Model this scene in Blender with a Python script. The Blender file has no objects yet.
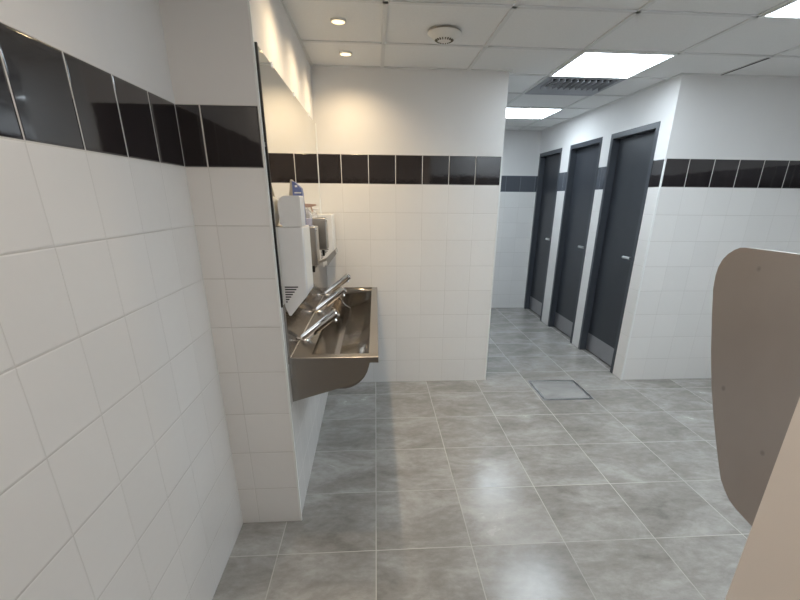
import bpy, bmesh, math, random
from mathutils import Vector, Matrix
random.seed(4)
S = bpy.context.scene
COL = S.collection
PI = math.pi
# ------------------------------------------------------------------ measures (metres)
H = 2.332                       # ceiling
XL, XS = -0.6855, -0.424        # left wall, wall behind the sink
XC = -0.405                     # near corner of the sink wall, which runs slightly out of square
YP, YB = 1.849, 3.668           # wall return beside the sink, back wall
XBR = 0.953                     # back wall's free corner
XD, YR = 2.184, 3.608           # toilet door wall, front-facing wall right of it
YE = 6.513                      # end of the toilet corridor
XN, YN = 0.75, 0.68             # near partition
XR, Y0 = 3.6, -1.2

# ------------------------------------------------------------------ node helpers
def new_mat(name):
    m = bpy.data.materials.new(name); m.use_nodes = True
    nt = m.node_tree
    return m, nt, nt.nodes['Principled BSDF']
def N(nt, t, **kw):
    n = nt.nodes.new(t)
    for k, v in kw.items(): setattr(n, k, v)
    return n
def L(nt, a, b): nt.links.new(a, b)
def setin(nt, sock, v):
    if hasattr(v, 'is_output'): L(nt, v, sock)
    else: sock.default_value = v
def math_(nt, op, a, b=None, c=None):
    n = N(nt, 'ShaderNodeMath', operation=op)
    setin(nt, n.inputs[0], a)
    if b is not None: setin(nt, n.inputs[1], b)
    if c is not None: setin(nt, n.inputs[2], c)
    return n.outputs[0]
def mixc(nt, f, a, b):
    n = N(nt, 'ShaderNodeMix', data_type='RGBA')
    setin(nt, n.inputs[0], f); setin(nt, n.inputs[6], a); setin(nt, n.inputs[7], b)
    return n.outputs[2]
def ramp(nt, f, pts):
    r = N(nt, 'ShaderNodeValToRGB'); L(nt, f, r.inputs[0])
    e = r.color_ramp.elements
    while len(e) < len(pts): e.new(0.5)
    for i, (p, c) in enumerate(pts):
        e[i].position = p; e[i].color = (c, c, c, 1) if not hasattr(c, '__len__') else (*c, 1)
    return r.outputs[0]
def noise(nt, vec, scale, detail=3, rough=.5, dist=0):
    n = N(nt, 'ShaderNodeTexNoise'); L(nt, vec, n.inputs['Vector'])
    n.inputs['Scale'].default_value = scale; n.inputs['Detail'].default_value = detail
    n.inputs['Roughness'].default_value = rough; n.inputs['Distortion'].default_value = dist
    return n.outputs[0]
def bump(nt, bs, h, strength=1.0, dist=1.0):
    b = N(nt, 'ShaderNodeBump'); b.inputs['Strength'].default_value = strength; b.inputs['Distance'].default_value = dist
    L(nt, h, b.inputs['Height']); L(nt, b.outputs[0], bs.inputs['Normal'])
def plain(name, col, rough=.5, metal=0., spec=.5, coat=0., nz=0.0, nscale=40):
    m, nt, bs = new_mat(name)
    bs.inputs['Base Color'].default_value = (*col, 1); bs.inputs['Roughness'].default_value = rough
    bs.inputs['Metallic'].default_value = metal; bs.inputs['Specular IOR Level'].default_value = spec
    bs.inputs['Coat Weight'].default_value = coat
    tc = N(nt, 'ShaderNodeTexCoord')
    n = noise(nt, tc.outputs['Object'], nscale, 3)
    c = ramp(nt, n, [(.3, [max(0, x * (1 - nz)) for x in col]), (.7, [min(1, x * (1 + nz)) for x in col])])
    L(nt, c, bs.inputs['Base Color'])
    return m
def emit(name, col, st):
    m, nt, bs = new_mat(name)
    bs.inputs['Base Color'].default_value = (.9, .9, .9, 1)
    bs.inputs['Emission Color'].default_value = (*col, 1); bs.inputs['Emission Strength'].default_value = st
    return m
def uv_tile(name, base, grout, rough, rows=True, tile=.2, gw=.0032, var=.02, spec=.5, ush=0.0, groove=.0012, tilt=.0016):
    m, nt, bs = new_mat(name)
    tc = N(nt, 'ShaderNodeTexCoord'); sp = N(nt, 'ShaderNodeSeparateXYZ'); L(nt, tc.outputs['UV'], sp.inputs[0])
    u = math_(nt, 'DIVIDE', sp.outputs[0], tile); v = math_(nt, 'DIVIDE', sp.outputs[1], tile)
    def edge(x):
        f = math_(nt, 'FRACT', x)
        d = math_(nt, 'MINIMUM', f, math_(nt, 'SUBTRACT', 1.0, f))
        return math_(nt, 'MULTIPLY', d, tile)            # metres to the joint
    d = math_(nt, 'MINIMUM', math_(nt, 'ADD', edge(u), ush), edge(v))
    mr = N(nt, 'ShaderNodeMapRange'); L(nt, d, mr.inputs[0])
    mr.inputs[1].default_value = gw * .35; mr.inputs[2].default_value = gw * .75
    mask = mr.outputs[0]                                  # 0 joint, 1 tile
    cb = N(nt, 'ShaderNodeCombineXYZ'); L(nt, math_(nt, 'FLOOR', u), cb.inputs[0]); L(nt, math_(nt, 'FLOOR', v), cb.inputs[1])
    wn = N(nt, 'ShaderNodeTexWhiteNoise'); L(nt, cb.outputs[0], wn.inputs['Vector'])
    vr = ramp(nt, wn.outputs['Value'], [(0, [x * (1 - var) for x in base]), (1, [min(1, x * (1 + var)) for x in base])])
    L(nt, mixc(nt, mask, (*grout, 1), vr), bs.inputs['Base Color'])
    L(nt, math_(nt, 'MULTIPLY_ADD', mask, rough - .75, .75), bs.inputs['Roughness'])
    bs.inputs['Specular IOR Level'].default_value = spec
    # pillow edge, slight hand-set tilt of every tile, faint glaze waviness
    mr2 = N(nt, 'ShaderNodeMapRange', interpolation_type='SMOOTHSTEP'); L(nt, d, mr2.inputs[0])
    mr2.inputs[1].default_value = gw * .3; mr2.inputs[2].default_value = gw * 1.6; mr2.inputs[4].default_value = groove
    spc = N(nt, 'ShaderNodeSeparateColor'); L(nt, wn.outputs['Color'], spc.inputs[0])
    tu = math_(nt, 'MULTIPLY', math_(nt, 'SUBTRACT', spc.outputs[0], .5), math_(nt, 'FRACT', u))
    tv = math_(nt, 'MULTIPLY', math_(nt, 'SUBTRACT', spc.outputs[1], .5), math_(nt, 'FRACT', v))
    h = math_(nt, 'MULTIPLY_ADD', math_(nt, 'ADD', tu, tv), tilt, mr2.outputs[0])
    h = math_(nt, 'MULTIPLY_ADD', noise(nt, tc.outputs['UV'], 14, 2), tilt * .7, h)
    bump(nt, bs, h, .8)
    return m

M = {}
M['tile'] = uv_tile('white_glazed_tile', (.80, .785, .765), (.60, .58, .55), .22, var=.015, gw=.0028, ush=.0007, groove=.0008)
M['bandgrey'] = uv_tile('slate_grey_glazed_tile', (.098, .107, .125), (.22, .235, .26), .14, var=.06, gw=.003)
M['band'] = uv_tile('charcoal_glazed_tile', (.025, .021, .0225), (.66, .64, .61), .06, var=.08, gw=.0042, spec=.85, tilt=.0004)
M['paint'] = plain('white_wall_paint', (.76, .75, .74), .6, nz=.01, nscale=6)
M['beige'] = plain('beige_panel_paint', (.92, .84, .775), .5, nz=.01, nscale=6)
M['ceil'] = plain('ceiling_tile_board', (.80, .80, .79), .8, nz=.02, nscale=120)
M['tbar'] = plain('ceiling_grid_metal', (.70, .70, .69), .5, nz=.01)
M['trimw'] = plain('white_edge_trim', (.82, .83, .81), .35, nz=.01)
M['dark'] = plain('dark_gap', (.02, .02, .022), .8)
M['door'] = plain('slate_door_laminate', (.031, .035, .043), .38, nz=.06, nscale=9)
M['frame'] = plain('slate_frame_paint', (.052, .058, .069), .35, nz=.04)
M['chrome'] = plain('polished_chrome', (.86, .86, .87), .06, 1.0)
M['satin'] = plain('satin_handle_metal', (.95, .95, .95), .30, 1.0)
M['white'] = plain('white_moulded_plastic', (.78, .77, .76), .3, nz=.01)
M['cream'] = plain('cream_plastic_cover', (.80, .78, .72), .3, nz=.01)
M['black'] = plain('black_plastic', (.012, .012, .012), .3)
M['blue'] = plain('blue_printed_pack', (.13, .17, .38), .35, nz=.35, nscale=45)
M['taupe'] = plain('taupe_pack_side', (.42, .37, .30), .5, nz=.05)
M['pink'] = plain('pink_trigger_plastic', (.52, .34, .27), .4)
M['lilac'] = plain('lilac_liquid', (.55, .52, .72), .2)
M['detector'] = plain('ivory_detector_plastic', (.78, .75, .69), .45)
M['ventm'] = plain('grey_vent_metal', (.36, .37, .40), .5)
M['levermetal'] = plain('matt_lever_metal', (.40, .39, .375), .4, .35)
M['mirroredge'] = plain('mirror_glass_edge', (.42, .47, .45), .15)

def steel(name, col, rough, axis=(1, 60, 60), bs_str=.03, stain=.03):
    m, nt, bs = new_mat(name)
    bs.inputs['Metallic'].default_value = 1
    tc = N(nt, 'ShaderNodeTexCoord'); mp = N(nt, 'ShaderNodeMapping'); L(nt, tc.outputs['Object'], mp.inputs[0])
    mp.inputs['Scale'].default_value = axis
    br = noise(nt, mp.outputs[0], 12, 2)
    st = noise(nt, tc.outputs['Object'], 7, 4)
    L(nt, ramp(nt, st, [(.3, [c * (1 - stain) for c in col]), (.7, [min(1, c * (1 + stain)) for c in col])]), bs.inputs['Base Color'])
    L(nt, math_(nt, 'MULTIPLY_ADD', br, .012, rough - .006), bs.inputs['Roughness'])
    return m
M['steel'] = steel('brushed_stainless_steel', (.37, .345, .318), .27, axis=(2, 14, 14))
M['steelpol'] = steel('polished_stainless_steel', (.34, .315, .29), .14, bs_str=.02)
M['steelbright'] = steel('bright_steel_edge', (.80, .76, .68), .25)  # lighter steel colour for the painted fold highlight
M['steelbox'] = steel('satin_stainless_steel', (.36, .35, .335), .30, axis=(14, 14, 1))
M['kick'] = steel('kick_plate_steel', (.47, .465, .485), .42, axis=(60, 1, 60))

# urinal divider: dull steel with a few water marks
m, nt, bs = new_mat('dull_divider_steel')
tc = N(nt, 'ShaderNodeTexCoord')
vo = N(nt, 'ShaderNodeTexVoronoi'); L(nt, tc.outputs['Object'], vo.inputs['Vector']); vo.inputs['Scale'].default_value = 9
sp_ = ramp(nt, vo.outputs['Distance'], [(.03, 1.0), (.075, 0.0)])
big = noise(nt, tc.outputs['Object'], 5, 3)
base = ramp(nt, big, [(.3, (.47, .415, .382)), (.7, (.52, .467, .435))])
L(nt, mixc(nt, math_(nt, 'MULTIPLY', sp_, .35), base, (.13, .11, .10, 1)), bs.inputs['Base Color'])
bs.inputs['Metallic'].default_value = .75; bs.inputs['Roughness'].default_value = .42
M['divider'] = m

m, nt, bs = new_mat('mirror_silver')
bs.inputs['Base Color'].default_value = (.90, .90, .86, 1); bs.inputs['Metallic'].default_value = 1; bs.inputs['Roughness'].default_value = .01
M['mirror'] = m
m, nt, bs = new_mat('clear_bottle_plastic')
bs.inputs['Base Color'].default_value = (.95, .95, .97, 1); bs.inputs['Transmission Weight'].default_value = .75
bs.inputs['Roughness'].default_value = .12; bs.inputs['IOR'].default_value = 1.2
M['clear'] = m

# floor
FS, FX, FY = .4452, -.0269, 1.6223
m, nt, bs = new_mat('grey_concrete_look_floor_tile')
tc = N(nt, 'ShaderNodeTexCoord'); sp = N(nt, 'ShaderNodeSeparateXYZ'); L(nt, tc.outputs['Object'], sp.inputs[0])
u = math_(nt, 'DIVIDE', math_(nt, 'SUBTRACT', sp.outputs[0], FX), FS); v = math_(nt, 'DIVIDE', math_(nt, 'SUBTRACT', sp.outputs[1], FY), FS)
def fe(x):
    f = math_(nt, 'FRACT', x); return math_(nt, 'MULTIPLY', math_(nt, 'MINIMUM', f, math_(nt, 'SUBTRACT', 1.0, f)), FS)
d = math_(nt, 'MINIMUM', fe(u), fe(v))
mr = N(nt, 'ShaderNodeMapRange'); L(nt, d, mr.inputs[0]); mr.inputs[1].default_value = .0012; mr.inputs[2].default_value = .0026
mask = mr.outputs[0]
cb = N(nt, 'ShaderNodeCombineXYZ'); L(nt, math_(nt, 'FLOOR', u), cb.inputs[0]); L(nt, math_(nt, 'FLOOR', v), cb.inputs[1])
wn = N(nt, 'ShaderNodeTexWhiteNoise'); L(nt, cb.outputs[0], wn.inputs['Vector'])
off = N(nt, 'ShaderNodeVectorMath', operation='MULTIPLY_ADD'); L(nt, wn.outputs['Color'], off.inputs[0]); off.inputs[1].default_value = (9, 9, 9); L(nt, tc.outputs['Object'], off.inputs[2])
mp = N(nt, 'ShaderNodeMapping'); L(nt, off.outputs[0], mp.inputs[0]); mp.inputs['Scale'].default_value = (.8, 1.3, 1)
n1 = noise(nt, mp.outputs[0], 3.2, 6, .62, .6)
n2 = noise(nt, mp.outputs[0], 22, 5, .7)
n12 = math_(nt, 'MULTIPLY_ADD', n2, .32, math_(nt, 'MULTIPLY', n1, .68))
c1 = ramp(nt, n12, [(.32, (.215, .202, .185)), (.48, (.315, .299, .276)), (.66, (.455, .442, .42))])
gr = ramp(nt, noise(nt, tc.outputs['Object'], 1.1, 2), [(.35, (.36, .34, .31)), (.65, (.60, .57, .50))])
L(nt, mixc(nt, mask, gr, c1), bs.inputs['Base Color'])
L(nt, math_(nt, 'ADD', math_(nt, 'MULTIPLY_ADD', n1, .22, .12), math_(nt, 'MULTIPLY', math_(nt, 'SUBTRACT', 1.0, mask), .3)), bs.inputs['Roughness'])
bs.inputs['Specular IOR Level'].default_value = .5
h = math_(nt, 'MULTIPLY_ADD', mask, .0010, math_(nt, 'MULTIPLY', n2, .0006))
bump(nt, bs, h, .35)
M['floor'] = m

# ------------------------------------------------------------------ mesh helpers
def link(name, bm, mats, parent=None, smooth=False):
    me = bpy.data.meshes.new(name)
    bmesh.ops.recalc_face_normals(bm, faces=bm.faces)
    bm.to_mesh(me); bm.free()
    for mt in (mats if isinstance(mats, (list, tuple)) else [mats]): me.materials.append(mt)
    if smooth:
        for p in me.polygons: p.use_smooth = True
        try: me.set_sharp_from_angle(angle=math.radians(35))
        except Exception: pass
    o = bpy.data.objects.new(name, me); COL.objects.link(o)
    if parent:
        o.parent = parent
        o.location = o.location - parent.location if False else o.location
    return o
def add_box(bm, a, b, mi=0, bev=0, seg=2):
    r = bmesh.ops.create_cube(bm, size=1)
    vs = r['verts']; c = (Vector(a) + Vector(b)) / 2; s = Vector(b) - Vector(a)
    for v in vs: v.co = Vector((v.co.x * s.x, v.co.y * s.y, v.co.z * s.z)) + c
    fs = set(f for v in vs for f in v.link_faces)
    for f in fs: f.material_index = mi
    if bev:
        es = list(set(e for v in vs for e in v.link_edges))
        bmesh.ops.bevel(bm, geom=es, offset=bev, segments=seg, affect='EDGES', profile=.5)
    return vs
def box(a, b, bev=0, seg=2):
    bm = bmesh.new(); add_box(bm, a, b, 0, bev, seg); return bm
def prism(bm, pts, axis, a, b, mi=0):
    """polygon in the plane across axis, run from a to b along it"""
    def P(q, t):
        return {'x': (t, q[0], q[1]), 'y': (q[0], t, q[1]), 'z': (q[0], q[1], t)}[axis]
    v0 = [bm.verts.new(P(q, a)) for q in pts]; v1 = [bm.verts.new(P(q, b)) for q in pts]
    fs = [bm.faces.new(v0), bm.faces.new(v1[::-1])]
    n = len(pts)
    for i in range(n): fs.append(bm.faces.new((v0[i], v1[i], v1[(i + 1) % n], v0[(i + 1) % n])))
    for f in fs: f.material_index = mi
    return v0 + v1, fs
def cyl(bm, p, q, r, r2=None, seg=28, mi=0, cap=True):
    p, q = Vector(p), Vector(q); d = q - p
    M4 = Matrix.Translation((p + q) / 2) @ d.to_track_quat('Z', 'Y').to_matrix().to_4x4()
    res = bmesh.ops.create_cone(bm, cap_ends=cap, segments=seg, radius1=r, radius2=r if r2 is None else r2, depth=d.length, matrix=M4)
    for f in set(f for v in res['verts'] for f in v.link_faces): f.material_index = mi
    return res['verts']
def lathe(bm, prof, c=(0, 0, 0), seg=32, mi=0):
    rings = []
    for r, z in prof:
        if r < 1e-6: rings.append([bm.verts.new((c[0], c[1], c[2] + z))])
        else: rings.append([bm.verts.new((c[0] + r * math.cos(2 * PI * k / seg), c[1] + r * math.sin(2 * PI * k / seg), c[2] + z)) for k in range(seg)])
    for A, B in zip(rings, rings[1:]):
        for k in range(seg):
            k2 = (k + 1) % seg
            if len(A) == 1 and len(B) == 1: continue
            if len(A) == 1: f = bm.faces.new((A[0], B[k], B[k2]))
            elif len(B) == 1: f = bm.faces.new((A[k], A[k2], B[0]))
            else: f = bm.faces.new((A[k], A[k2], B[k2], B[k]))
            f.material_index = mi
def arc(cx, cz, r, a0, a1, n=8):
    return [(cx + r * math.cos(math.radians(a0 + (a1 - a0) * i / n)), cz + r * math.sin(math.radians(a0 + (a1 - a0) * i / n))) for i in range(n + 1)]
def thing(name, label, cat, loc=(0, 0, 0), group=None):
    o = bpy.data.objects.new(name, None); COL.objects.link(o); o.empty_display_size = .1
    o.location = loc; o['label'] = label; o['category'] = cat
    if group: o['group'] = group
    return o
def part(name, bm, mats, root, smooth=False):
    """bm is in the thing's own coordinates"""
    o = link(name, bm, mats, None, smooth); o.parent = root; return o
def tag(o, label, cat, group=None):
    o['label'] = label; o['category'] = cat
    if group: o['group'] = group
    return o
def dup(root, loc, label):
    r = root.copy(); COL.objects.link(r); r.location = loc; r['label'] = label
    for ch in list(root.children):
        c = ch.copy(); COL.objects.link(c); c.parent = r
        for g in list(ch.children):
            d = g.copy(); COL.objects.link(d); d.parent = c
    return r
def struct(name, bm, mats, parent=None, smooth=False):
    o = link(name, bm, mats, parent, smooth)
    o['kind'] = 'structure'
    return o

# ------------------------------------------------------------------ walls
def wall(name, blocks, mats=None):
    """blocks: (footprint polygon, z0, z1, [u anchor per side], band?)  u runs in metres from a tile joint, v is height"""
    bm = bmesh.new(); uvl = bm.loops.layers.uv.new('UVMap')
    for poly, z0, z1, anch, plainside in blocks:
        cuts = [z0] + [z for z in (1.6, 1.8) if z0 < z < z1] + [z1]
        n = len(poly)
        for i in range(n):
            a, b = poly[i], poly[(i + 1) % n]
            ln = math.hypot(b[0] - a[0], b[1] - a[1])
            hz = 0 if abs(b[0] - a[0]) > abs(b[1] - a[1]) else 1
            for za, zb in zip(cuts, cuts[1:]):
                vs = [bm.verts.new((*a, za)), bm.verts.new((*b, za)), bm.verts.new((*b, zb)), bm.verts.new((*a, zb))]
                f = bm.faces.new(vs)
                f.material_index = 0 if zb <= 1.61 else (1 if zb <= 1.81 else 2)
                if i in plainside: f.material_index = 3
                if f.material_index == 1 and min(a[1], b[1]) > YR + .6: f.material_index = 4
                for lp in f.loops:
                    co = lp.vert.co
                    lp[uvl].uv = (co[hz] - anch[i] + 20.0, co.z + 2.0)
        for z in (z0, z1):
            f = bm.faces.new([bm.verts.new((*q, z)) for q in poly]); f.material_index = 2
    bmesh.ops.remove_doubles(bm, verts=bm.verts, dist=1e-5)
    return struct(name, bm, mats or [M['tile'], M['band'], M['paint'], M['beige'], M['bandgrey']])
def rect(x0, x1, y0, y1): return [(x0, y0), (x1, y0), (x1, y1), (x0, y1)]      # sides: -y, +x, +y, -x
wall('wall_left', [(rect(XL - .15, XL, Y0 - .15, YP), 0, H, [0, YP - .205, 0, 0], ())])
def wx(y): return XC + (XS - XC) * (y - YP) / (YB - YP)     # wall surface beside the sink
wall('wall_sink', [([(XL - .15, YP), (XC, YP), (XS, YB), (XL - .15, YB)], 0, H, [-.605, YB - .01, 0, 0], ())])
wall('wall_back', [(rect(XL - .15, XBR, YB, YE), 0, H, [XBR, YB, 0, 0], ())])
wall('wall_corridor', [(rect(XL - .15, XD + .15, YE, YE + .15), 0, H, [1.765, 0, 0, 0], ())])
DOORS = [(3.768, 4.531), (4.709, 5.469), (5.716, 6.472)]
DT, DX = 2.067, XD + .12
bl = []
ys = [YR + .1] + [y for dd in DOORS for y in dd] + [YE]
for i in range(0, len(ys), 2):
    bl.append((rect(XD, DX, ys[i], ys[i + 1]), 0, DT, [0, 0, 0, YR + .2 if i == 0 else ys[i] + .1], ()))
bl.append((rect(XD, DX, YR + .1, YE), DT, H, [0, 0, 0, 0], ()))
bl.append((rect(XD, DX, YR, YR + .1), 0, H, [2.379, 0, 0, YR + .2], ()))
wall('wall_doors', bl)
wall('wall_right_front', [(rect(DX, XR + .15, YR, YR + .1), 0, H, [2.379, 0, 0, 0], ())])
wall('wall_right', [(rect(XR, XR + .15, Y0, YR), 0, H, [0, 0, 0, YR], ())])
wall('wall_near', [([(XN, Y0), (XN + .15, Y0), (XN + .15, YN - .15), (XR, YN - .15), (XR, YN), (XN, YN)], 0, H, [0, 0, 0, 0, XN, YN], (5,))])
wall('wall_rear', [(rect(XL, XR, Y0 - .15, Y0), 0, H, [0, 0, XL, 0], ())])

bm = bmesh.new(); add_box(bm, (XL - .2, Y0 - .2, -.08), (XR + .2, YE + .2, 0))
struct('floor', bm, M['floor'])

# ceiling boards lie 7 mm above the lower face of the grid that carries them
bm = bmesh.new(); add_box(bm, (XL - .2, Y0 - .2, H + .007), (XR + .2, YE + .2, H + .08))
struct('ceiling', bm, M['ceil'])
GX, GY = .063, 3.15
bm = bmesh.new()
for i in range(-2, 7):
    x = GX + i * .6
    add_box(bm, (x - .012, Y0, H), (x + .012, YE, H + .0072))
for j in range(-8, 7):
    y = GY + j * .6
    if Y0 < y < YE: add_box(bm, (XL, y - .012, H), (XR, y + .012, H + .0072))
# wall angles round the edge
def edge_strip(x0, y0, x1, y1): add_box(bm, (min(x0, x1), min(y0, y1), H - .001), (max(x0, x1), max(y0, y1), H + .0072))
edge_strip(XS, YB - .018, XBR + .018, YB); edge_strip(XS, YP, XS + .018, YB); edge_strip(XBR, YB, XBR + .018, YE)
edge_strip(XD - .018, YR - .018, XD, YE); edge_strip(XD, YR - .018, XR, YR); edge_strip(XBR, YE - .018, XD, YE)
edge_strip(XL, Y0, XL + .018, YP); edge_strip(XL, YP - .018, XS + .018, YP)
struct('trim_1', bm, M['tbar'])
bm = bmesh.new(); add_box(bm, (2.452, 3.17, H - .0015), (2.466, YR - .02, H + .004))  # dark strip, colour stands for the shade inside an open ceiling slit
o = struct('trim_2', bm, M['dark'])
# white edge trims on outer tile corners
def corner_trim(name, x, y, sx, sy, z1=1.803, r=.009):
    bm = bmesh.new()
    pts = [(x - sx * r, y - sy * .0), (x - sx * r, y + sy * .0025), (x + sx * .0008, y + sy * .0025), (x + sx * .0025, y + sy * .0008), (x + sx * .0025, y - sy * r), (x, y - sy * r), (x, y)]
    prism(bm, pts, 'z', 0, z1)
    return struct(name, bm, M['trimw'])
bm = bmesh.new(); add_box(bm, (XC - .001, YP - .0015, 0), (XC + .0075, YP + .012, H - .001), 0, .0012, 1)
struct('trim_3', bm, M['trimw'])
corner_trim('trim_4', XBR, YB, 1, -1)
bm = bmesh.new(); prism(bm, [(XS, YB - .009), (XS + .0095, YB - .008), (XS + .012, YB - .004), (XS + .013, YB), (XS, YB)], 'z', .84, 1.99)
struct('trim_6', bm, M['trimw'])
corner_trim('trim_5', XD, YR, -1, -1)

# ------------------------------------------------------------------ doors
def make_door(n, y0, y1, lab):
    fx = XD - .004
    root = bpy.data.objects.new('door_%d' % n, None); COL.objects.link(root); root['kind'] = 'structure'
    root.location = (XD, (y0 + y1) / 2, 0); root['label'] = lab; root['category'] = 'door'
    w = (y1 - y0) / 2; fw = .042; dp = .062
    bm = bmesh.new()
    prism(bm, [(-w, 0), (-w, DT), (w, DT), (w, 0), (w - fw, 0), (w - fw, DT - fw), (-w + fw, DT - fw), (-w + fw, 0)], 'x', -.004, dp + .05)
    part('door_frame', bm, M['frame'], root)
    lw = w - fw - .003
    bm = box((dp, -lw, .012), (dp + .04, lw, DT - fw - .003), .002, 1)
    part('door_leaf', bm, M['door'], root)
    bm = box((dp - .0022, -lw + .004, .016), (dp + .0005, lw - .004, .192), .0006, 1)
    part('kick_plate', bm, M['kick'], root)
    # lever handle near the edge on the camera side, pointing away
    bm = bmesh.new(); hy = -lw + .055; hz = 1.035
    cyl(bm, (dp, hy, hz), (dp - .009, hy, hz), .025)
    cyl(bm, (dp - .009, hy, hz), (dp - .05, hy, hz), .009)
    cyl(bm, (dp - .046, hy - .008, hz), (dp - .046, hy + .115, hz), .0125)
    bmesh.ops.create_uvsphere(bm, u_segments=16, v_segments=8, radius=.0125, matrix=Matrix.Translation((dp - .046, hy + .115, hz)))
    part('door_handle', bm, M['satin'], root, True)
    # dark sheet behind the leaf, colour stands for shade in the threshold gap
    bm = box((dp + .041, -lw, .0), (dp + .05, lw, DT - fw), 0)
    part('door_backing', bm, M['dark'], root)
    return root
make_door(1, *DOORS[0], 'dark slate toilet door with steel kick plate, nearest of the three')
make_door(2, *DOORS[1], 'dark slate toilet door between the nearest and the farthest door')
make_door(3, *DOORS[2], 'dark slate toilet door farthest away, next to the corridor end wall')

# ------------------------------------------------------------------ ceiling fittings
PANEL = emit('led_panel_diffuser', (.79, .905, 1.0), 12)
def make_panel():
    t = thing('ceiling_light_panel', '', 'ceiling light', (0, 0, H))
    bm = bmesh.new()
    o_, i_ = .298, .280
    for a, b in (((-o_, -o_), (o_, -i_)), ((-o_, i_), (o_, o_)), ((-o_, -i_), (-i_, i_)), ((i_, -i_), (o_, i_))):
        add_box(bm, (*a, -.004), (*b, .004))
    part('panel_frame', bm, M['trimw'], t)
    part('diffuser', box((-i_, -i_, -.0005), (i_, i_, .004)), PANEL, t)
    return t
p1 = make_panel(); p1.location = (1.563, 3.45, H); p1['label'] = 'square white light panel in the ceiling in front of the louvred vent'; p1['group'] = 'square ceiling light panels'
dup(p1, (2.163, 2.25, H), 'square light panel cut by the top right corner of the photo')
dup(p1, (1.563, 5.25, H), 'square light panel deep in the toilet corridor, partly behind the back wall')

FILL_PANEL = emit('warm_led_panel_diffuser', (1.0, .87, .73), 6.0)  # glow of the added panel over the entrance passage
fill1 = dup(p1, (1.563, 1.05, H), 'square light panel above the space between divider and right front wall, beyond the top edge')  # unseen panel added to brighten the near room
fill2 = dup(p1, (-.237, .45, H), 'square warm light panel over the entrance passage')  # unseen panel added to lift and warm the foreground
for c in fill2.children:
    if c.name.startswith('diffuser'): c.data = c.data.copy(); c.data.materials[0] = FILL_PANEL
WARM = emit('downlight_lens', (1.0, .74, .38), 1.5)
def make_down():
    t = thing('ceiling_downlight', '', 'downlight', (0, 0, H))
    bm = bmesh.new(); lathe(bm, [(.0328, .006), (.0335, -.0035), (.037, -.0045), (.041, -.002), (.041, .006)])
    part('trim_ring', bm, M['cream'], t, True)
    bm = bmesh.new(); lathe(bm, [(0, -.0065), (.022, -.006), (.030, -.0045), (.033, -.003), (.033, .004), (0, .004)])
    part('lens', bm, WARM, t)
    return t
d1 = make_down(); d1.location = (-.168, 3.363, H + .001); d1['group'] = 'warm downlights above the sink'
d1['label'] = 'small round warm downlight nearest the back wall'
dls = [d1, dup(d1, (-.172, 2.812, H + .001), 'small round warm downlight second from the back wall'),
       dup(d1, (-.172, 2.255, H + .001), 'small round warm downlight above the near end of the sink')]
for o in dls:
    ld = bpy.data.lights.new('downlight_beam', 'SPOT'); ld.energy = 17.5; ld.color = (1.0, .76, .47)
    ld.spot_size = math.radians(152); ld.spot_blend = 1.0; ld.shadow_soft_size = .028
    lo = bpy.data.objects.new('downlight_beam', ld); COL.objects.link(lo); lo.location = o.location + Vector((0, 0, -.012))

def make_detector():
    t = thing('smoke_detector', '', 'smoke detector', (0, 0, H))
    bm = bmesh.new(); lathe(bm, [(0, .007), (.074, .007), (.074, -.010), (0, -.010)], seg=40)
    part('base_plate', bm, M['taupe'], t, True)  # plate coloured dark to stand for the shadow gap above the dome
    bm = bmesh.new(); lathe(bm, [(0, -.008), (.086, -.008), (.087, -.012), (.078, -.022), (.062, -.038), (.048, -.050), (.038, -.056), (.024, -.059), (0, -.060)], seg=40)
    part('dome', bm, M['detector'], t, True)
    bm = bmesh.new()
    for k in range(20):
        a = 2 * PI * k / 20
        vs = add_box(bm, (.034, -.0025, -.0590), (.0475, .0025, -.0490))
        bmesh.ops.rotate(bm, verts=vs, cent=(.041, 0, -.054), matrix=Matrix.Rotation(math.radians(-36), 3, 'Y'))
        bmesh.ops.rotate(bm, verts=vs, cent=(0, 0, 0), matrix=Matrix.Rotation(a, 3, 'Z'))
    part('smoke_slots', bm, plain('brown_slot', (.16, .14, .10), .7), t)
    return t
s1 = make_detector(); s1.location = (.385, 2.905, H); s1.scale = (1.05, 1.05, .72); s1['group'] = 'smoke detectors on the ceiling'
s1['label'] = 'round ivory smoke detector on the ceiling right of the downlights'
dup(s1, (1.590, 2.15, H), 'smoke detector cut by the top edge, left of the corner light panel')

t = thing('ceiling_vent', 'grey louvred air vent in the ceiling behind the nearer light panel', 'vent', (1.563, 4.05, H))
bm = bmesh.new(); o_, i_ = .288, .255
for a, b in (((-o_, -o_), (o_, -i_)), ((-o_, i_), (o_, o_)), ((-o_, -i_), (-i_, i_)), ((i_, -i_), (o_, i_))):
    add_box(bm, (*a, -.005), (*b, .006))
part('vent_frame', bm, M['ventm'], t)
part('vent_backing', box((-i_, -i_, .003), (i_, i_, .0065)), M['dark'], t)
part('vent_plate', box((-i_, .02, -.004), (i_, i_, .0028)), M['ventm'], t)
for k in range(11):
    x = -.2475 + k * .0475
    part('vent_blade', box((x - .002, -i_, -.021), (x + .002, .02, .0025)), M['ventm'], t)

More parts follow.
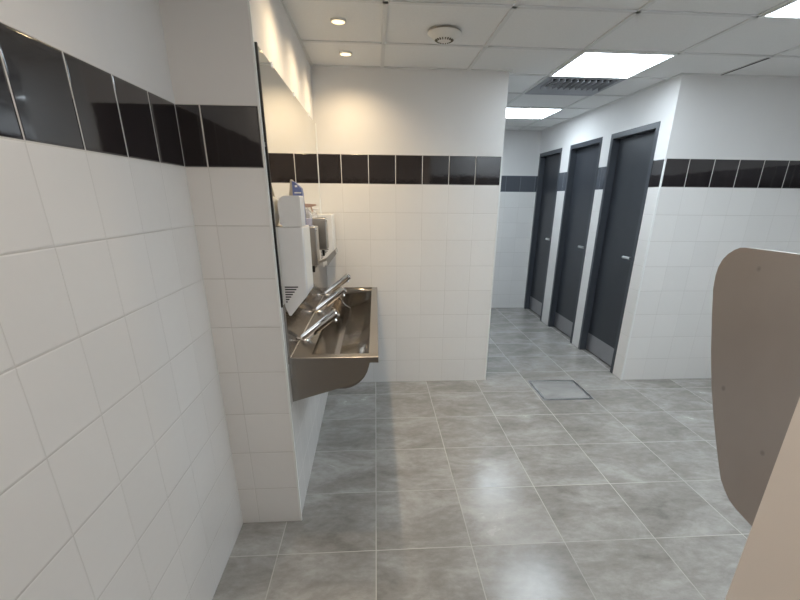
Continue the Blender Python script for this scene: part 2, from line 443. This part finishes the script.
# ------------------------------------------------------------------ mirror
t = thing('wall_mirror', 'long frameless mirror clipped to the wall above the sink', 'mirror', (wx(2.75), 2.75, 1.05))
t.rotation_euler = (0, 0, math.atan2(XC - XS, YB - YP))
ya, yb, zb_, zt = YP + .020 - 2.75, YB - .012 - 2.75, .03, 1.988 - 1.05
bm = bmesh.new(); add_box(bm, (.003, ya, zb_), (.009, yb, zt), 1)
for f in bm.faces:
    if f.calc_center_median().x > .0088: f.material_index = 0
part('mirror_glass', bm, [M['mirror'], M['mirroredge']], t)
part('black_edge', box((.002, ya - .006, zb_), (.0150, ya + .006, zt)), M['black'], t)
for yy in (2.149, 2.70, 3.277):
    part('mirror_clip', box((.0005, yy - 2.75 - .010, zt - .010), (.0125, yy - 2.75 + .010, zt + .010), .002), M['satin'], t)
part('mirror_clip', box((.0005, ya - .006, .62), (.0125, ya + .010, .64), .002), M['satin'], t)

# ------------------------------------------------------------------ sink trough
SY0, SY1 = 1.932, 3.662
ZR = .834
t = thing('sink_trough', 'long wall-hung stainless steel washing trough under the mirror', 'sink', (0, 0, 0))
xf, xi0, xi1 = 0.0, -.308, -.043
yi0, yi1 = 1.985, 3.657
# rim: flat frame with a turned-down edge
bm = bmesh.new()
xw = -.425
for a, b in (((xw, SY0), (xf, yi0)), ((xw, yi1), (xf, SY1)), ((xw, yi0), (xi0, yi1)), ((xi1, yi0), (xf, yi1))):
    add_box(bm, (*a, ZR - .003), (*b, ZR))
add_box(bm, (xf - .003, SY0, ZR - .027), (xf, SY1, ZR - .003)); add_box(bm, (xw, SY0, ZR - .027), (xf - .003, SY0 + .003, ZR - .003))
cyl(bm, (xw, SY0 + .002, ZR - .002), (xf, SY0 + .002, ZR - .002), .003, seg=10); cyl(bm, (xf - .002, SY0, ZR - .002), (xf - .002, SY1, ZR - .002), .003, seg=10)
part('rim', bm, M['steel'], t, True)
# bowl: U section with end plates
prof = [(xi0, ZR - .002)] + [((xi0 + xi1) / 2 + (xi1 - xi0) / 2 * math.cos(math.radians(a)), .80 + .142 * math.sin(math.radians(a))) for a in range(180, 361, 12)] + [(xi1, ZR - .002)]
bm = bmesh.new()
A = [bm.verts.new((x, yi0, z)) for x, z in prof]; B = [bm.verts.new((x, yi1, z)) for x, z in prof]
for i in range(len(prof) - 1): bm.faces.new((A[i], A[i + 1], B[i + 1], B[i]))
bm.faces.new(A); bm.faces.new(B[::-1])
o = part('basin', bm, M['steelpol'], t, True)
md = o.modifiers.new('thick', 'SOLIDIFY'); md.thickness = .0015; md.offset = 0
bm = bmesh.new()
wp = [Vector((x, yi1 - .002, z)) for x, z in prof[1:-1]]
for a, b in zip(wp, wp[1:]): cyl(bm, a, b, .0032, seg=8)
part('weld_seam', bm, M['steelbox'], t, True)
# outer skin below the rim
pro = [(xi1 + .004, ZR - .004), (-.041, .80), (-.049, .772), (-.060, .752), (-.073, .735), (-.092, .716), (-.115, .702), (-.15, .690), (-.23, .665), (-.404, .614)]
bm = bmesh.new()
A = [bm.verts.new((x, SY0 + .012, z)) for x, z in pro]; B = [bm.verts.new((x, SY1 - .005, z)) for x, z in pro]
for i in range(len(pro) - 1): bm.faces.new((A[i], A[i + 1], B[i + 1], B[i]))
o = part('apron', bm, M['steel'], t, True)
md = o.modifiers.new('thick', 'SOLIDIFY'); md.thickness = .0015; md.offset = 0
for yy in (SY0 + .010, SY1 - .004):
    bm = bmesh.new(); prism(bm, pro + [(-.404, ZR - .004)], 'y', yy, yy + .002)
    part('end_panel', bm, M['steel'], t)
bm = box((-.428, SY0 + .004, ZR - .03), (-.396, SY1, 1.078), .001, 1)
part('splashback', bm, M['steelpol'], t)
bm = bmesh.new(); cyl(bm, (-.395, SY0 + .004, ZR + .0008), (-.395, SY1 - .002, ZR + .0008), .0032, seg=10)  # bright bead, a painted highlight along the splashback fold
part('bend_line', bm, M['steelbright'], t, True)
bm = bmesh.new(); lathe(bm, [(0, .004), (.012, .004), (.030, .002), (.034, 0), (0, 0)], (-.1755, 2.80, .6585))
part('waste_outlet', bm, M['chrome'], t, True)

# taps: inclined cylinders with a small nozzle under the tip
def make_tap():
    t = thing('tap', '', 'tap', (0, 0, ZR), 'inclined chrome taps on the sink')
    d = Vector((.79, 0, .61)).normalized(); Ln = .228; r = .0230
    bm = bmesh.new()
    cyl(bm, d * .012, d * Ln, r, seg=36)
    q = d.to_track_quat('Z', 'Y').to_matrix()
    cyl(bm, d * Ln, d * (Ln + .004), r, r - .003, seg=36)
    part('body', bm, M['chrome'], t, True)
    bm = bmesh.new(); lathe(bm, [(0, 0), (.031, 0), (.031, .004), (.026, .008), (0, .008)], (.014, 0, 0))
    part('base_flange', bm, M['chrome'], t, True)
    n = Vector((d.z, 0, -d.x))
    p = d * (Ln - .030) + n * (r - .003)
    bm = bmesh.new(); cyl(bm, p, p + n * .012, .0085); part('nozzle', bm, M['chrome'], t, True)
    p = d * (Ln + .0035)
    bm = bmesh.new(); cyl(bm, p, p + d * .002, .013); part('sensor_eye', bm, M['black'], t)
    return t
tx = -.385
t1 = make_tap(); t1.location = (tx, 2.215, ZR); t1['label'] = 'inclined chrome tap nearest the camera, below the louvred dryer'
dup(t1, (tx, 2.84, ZR), 'inclined chrome tap in the middle of the three')
dup(t1, (tx, 3.36, ZR), 'inclined chrome tap closest to the back wall')

# ------------------------------------------------------------------ hand dryers
def mx(y): return wx(y) + .0095
WX = mx(1.95)                  # things stand against the mirror face
def make_dryer():
    t = thing('hand_dryer', '', 'hand dryer', (WX, 0, 1.0), 'white hand dryers above the sink')
    pr = [(0, .390), (.096, .390), (.100, .386), (.100, .118), (.090, .104), (.022, .026), (.014, .028), (0, .068)]
    bm = bmesh.new(); vs, fs = prism(bm, pr, 'y', 0, .20)
    es = [e for e in bm.edges if (min(v.co.x for v in e.verts) > .088 and abs(e.verts[0].co.y - e.verts[1].co.y) < 1e-6 and min(v.co.z for v in e.verts) > .08)]
    bmesh.ops.bevel(bm, geom=es, offset=.007, segments=3, affect='EDGES', profile=.5)
    part('housing', bm, M['white'], t, True)
    bm = bmesh.new()
    for k in range(7):
        z = .150 - k * .0105; x1 = .062 - k * .0082
        add_box(bm, (.006, -.0008, z - .0026), (x1, .004, z + .0026))
    part('air_slots', bm, M['black'], t)
    bm = box((.0985, .012, .135), (.1012, .188, .380), .001, 1)
    part('front_cover', bm, M['cream'], t)
    bm = bmesh.new()
    vs = add_box(bm, (-.035, .06, -.002), (.035, .14, .002))
    bmesh.ops.rotate(bm, verts=vs, cent=(0, 0, 0), matrix=Matrix.Rotation(math.radians(-45), 3, 'Y'))
    bmesh.ops.translate(bm, verts=vs, vec=(.056, 0, .0635))
    part('air_outlet', bm, M['black'], t)
    return t
h1 = make_dryer(); h1.location = (WX, 1.94, 1.0); h1['label'] = 'white hand dryer with black side slots at the near end of the sink'
dup(h1, (mx(3.44), 3.44, 1.0), 'white hand dryer at the far end, behind the steel dispensers')

# ------------------------------------------------------------------ steel soap dispensers
def make_disp():
    t = thing('soap_dispenser', '', 'soap dispenser', (WX, 0, 1.18), 'steel soap dispensers above the sink')
    part('case', box((0, 0, .012), (.100, .115, .200), .006, 3), M['steelbox'], t, True)
    bm = bmesh.new(); cyl(bm, (.083, .03, .199), (.083, .03, .205), .011); cyl(bm, (.099, .012, .188), (.106, .012, .188), .008)
    part('lock', bm, M['chrome'], t, True)
    bm = bmesh.new(); prism(bm, [(.1455, .050), (.192, .092), (.198, .072), (.1495, .010)], 'y', .0, .115)
    prism(bm, [(.060, .013), (.146, .046), (.1485, .034), (.075, .006), (.060, .006)], 'y', .035, .080)
    part('push_lever', bm, M['levermetal'], t)
    bm = bmesh.new(); cyl(bm, (.070, .0575, .014), (.070, .0575, -.030), .010, .007)
    part('nozzle', bm, M['black'], t, True)
    return t
q1 = make_disp(); q1.location = (mx(2.38), 2.38, 1.168); q1['label'] = 'steel soap dispenser with raised push lever, directly behind the near hand dryer'
q2 = dup(q1, (mx(2.93), 2.93, 1.188), 'steel soap dispenser without raised lever, further along towards the back wall')
for c in list(q2.children):
    if c.name.startswith('push_lever'): bpy.data.objects.remove(c)

# ------------------------------------------------------------------ things standing on top
t = thing('plastic_canister', 'white rounded plastic canister standing on top of the near hand dryer', 'container', (WX + .006, 1.955, 1.3905))
pr = [(.012, 0), (.087, 0), (.089, .003)] + arc(.080, .110, .009, 0, 90, 4) + arc(.034, .085, .034, 90, 180, 8) + [(0, .06), (.004, .02)]
bm = bmesh.new(); prism(bm, pr, 'y', 0, .11)
bmesh.ops.bevel(bm, geom=[e for e in bm.edges if abs(e.verts[0].co.y - e.verts[1].co.y) < 1e-6], offset=.003, segments=2, affect='EDGES')
part('body', bm, M['white'], t, True)
part('base_ring', box((.014, .004, -.0004), (.084, .106, .003)), M['taupe'], t)

t = thing('detergent_pack', 'small blue pack standing upright behind the white canister', 'pack', (WX + .030, 2.078, 1.3905))
bm = bmesh.new(); prism(bm, [(.016, 0), (.060, 0), (.058, .125), (.055, .148), (.030, .172), (.019, .176)], 'y', 0, .045)
part('carton', bm, M['blue'], t)
bm = bmesh.new(); prism(bm, [(-.002, 0), (.0165, 0), (.0195, .176), (.015, .182), (.012, .178), (.000, .10)], 'y', -.001, .046)
part('side_flap', bm, M['taupe'], t)
bm = bmesh.new()
vs = add_box(bm, (.030, -.0008, .152), (.040, .0005, .160)); vs += add_box(bm, (.026, -.0008, .128), (.054, .0005, .133))
part('printed_stripe', bm, M['trimw'], t)

t = thing('spray_bottle', 'clear spray bottle with pink trigger on the first steel dispenser', 'bottle', (mx(2.44) + .054, 2.44, 1.3685))
bm = bmesh.new(); lathe(bm, [(0, 0), (.022, 0), (.025, .004), (.025, .052), (.020, .068), (.010, .080), (.010, .092), (0, .092)], seg=24)
part('bottle', bm, M['clear'], t, True)
bm = bmesh.new(); lathe(bm, [(0, .004), (.0225, .004), (.0225, .036), (0, .036)], seg=24); part('liquid', bm, M['lilac'], t, True)
bm = bmesh.new(); prism(bm, [(-.014, .088), (.012, .088), (.052, .098), (.050, .104), (-.008, .106), (-.018, .104)], 'y', -.008, .008)
part('spray_head', bm, M['pink'], t)
bm = bmesh.new(); prism(bm, [(.020, .094), (.027, .095), (.033, .070), (.028, .068)], 'y', -.004, .004); part('trigger', bm, M['pink'], t)

t = thing('pump_bottle', 'small white pump bottle on the second steel dispenser', 'bottle', (mx(2.975) + .032, 2.975, 1.3885))
bm = bmesh.new(); lathe(bm, [(0, 0), (.014, 0), (.015, .003), (.015, .026), (.007, .032), (0, .032)], seg=20); part('bottle', bm, M['clear'], t, True)
bm = bmesh.new(); cyl(bm, (0, 0, .032), (0, 0, .046), .0045, seg=14); add_box(bm, (-.010, -.009, .045), (.024, .009, .056), 0, .003)
part('pump_head', bm, M['white'], t, True)

# ------------------------------------------------------------------ floor drain cover
t = thing('drain_cover', 'square tiled drain cover with steel frame set in the floor', 'drain cover', (1.5385, 3.421, 0)); t.scale = (1.035, 1.025, 1)
bm = bmesh.new(); o_, i_ = .206, .198
for a, b in (((-o_, -o_), (o_, -i_)), ((-o_, i_), (o_, o_)), ((-o_, -i_), (-i_, i_)), ((i_, -i_), (o_, i_))):
    add_box(bm, (*a, .0002), (*b, .0014))
part('frame', bm, M['kick'], t)
bm = bmesh.new(); o_, i_ = .198, .193
for a, b in (((-o_, -o_), (o_, -i_)), ((-o_, i_), (o_, o_)), ((-o_, -i_), (-i_, i_)), ((i_, -i_), (o_, i_))):
    add_box(bm, (*a, .0002), (*b, .0008))
part('gap', bm, M['dark'], t)
bm = bmesh.new(); o_, i_ = .193, .183
for a, b in (((-o_, -o_), (o_, -i_)), ((-o_, i_), (o_, o_)), ((-o_, -i_), (-i_, i_)), ((i_, -i_), (o_, i_))):
    add_box(bm, (*a, .0002), (*b, .0016))
part('cover_rim', bm, M['satin'], t)
m2, nt, bs = new_mat('drain_inlay_tile')
tc = N(nt, 'ShaderNodeTexCoord'); mp = N(nt, 'ShaderNodeMapping'); L(nt, tc.outputs['Object'], mp.inputs[0]); mp.inputs['Scale'].default_value = (.7, 1.6, 1); mp.inputs['Location'].default_value = (3, 1, 0)
n1 = noise(nt, mp.outputs[0], 5, 6, .65, .5)
L(nt, ramp(nt, n1, [(.3, (.25, .247, .24)), (.7, (.42, .415, .405))]), bs.inputs['Base Color']); bs.inputs['Roughness'].default_value = .25
part('inlay_tile', box((-.183, -.183, .0002), (.183, .183, .0012)), m2, t)

# ------------------------------------------------------------------ urinal divider
dx = .85
pts = [(YN, 1.405), (.80, 1.405), (1.018, 1.404)]
pts += [(1.036, 1.402), (1.052, 1.395), (1.068, 1.384), (1.080, 1.371), (1.088, 1.352), (1.090, 1.330), (1.083, 1.296), (1.063, 1.232), (1.035, 1.149), (1.002, 1.066), (.970, 1.000), (.938, .940), (.909, .889), (.889, .857), (.871, .837), (.851, .823), (.826, .815), (.771, .810), (YN, .790)]
bm = bmesh.new(); vs, fs = prism(bm, pts, 'x', dx, dx + .012)
es = [e for e in bm.edges if abs(e.verts[0].co.x - e.verts[1].co.x) < 1e-6]
bmesh.ops.bevel(bm, geom=es, offset=.003, segments=2, affect='EDGES')
o = link('urinal_divider', bm, M['divider'], None, True)
tag(o, 'dull steel urinal divider with rounded corner sticking out past the near wall', 'divider')

# ------------------------------------------------------------------ camera
cam = bpy.data.cameras.new('camera'); co = bpy.data.objects.new('camera', cam); COL.objects.link(co)
f_, cx_, cy_, yaw, pit, rol = 447.8144, 409.369, 380.6375, .0734699, -.385935, .0091173
fw = Vector((math.sin(yaw) * math.cos(pit), math.cos(yaw) * math.cos(pit), math.sin(pit)))
rt = Vector((math.cos(yaw), -math.sin(yaw), 0)); up = rt.cross(fw)
r2 = math.cos(rol) * rt + math.sin(rol) * up; u2 = -math.sin(rol) * rt + math.cos(rol) * up
mw = Matrix(((r2.x, u2.x, -fw.x, 0), (r2.y, u2.y, -fw.y, 0), (r2.z, u2.z, -fw.z, 1.50195), (0, 0, 0, 1)))
co.matrix_world = mw
cam.sensor_fit = 'HORIZONTAL'; cam.sensor_width = 36; cam.lens = f_ / 800 * 36
cam.shift_x = (400 - cx_) / 800; cam.shift_y = (cy_ - 300) / 800
cam.clip_start = .02
S.camera = co

w = bpy.data.worlds.new('world'); S.world = w; w.use_nodes = True
w.node_tree.nodes['Background'].inputs[0].default_value = (0, 0, 0, 1)
S.view_settings.view_transform = 'Standard'; S.view_settings.look = 'None'
S.view_settings.exposure = 0.42; S.view_settings.gamma = 1.0; S.view_settings.use_curve_mapping = False
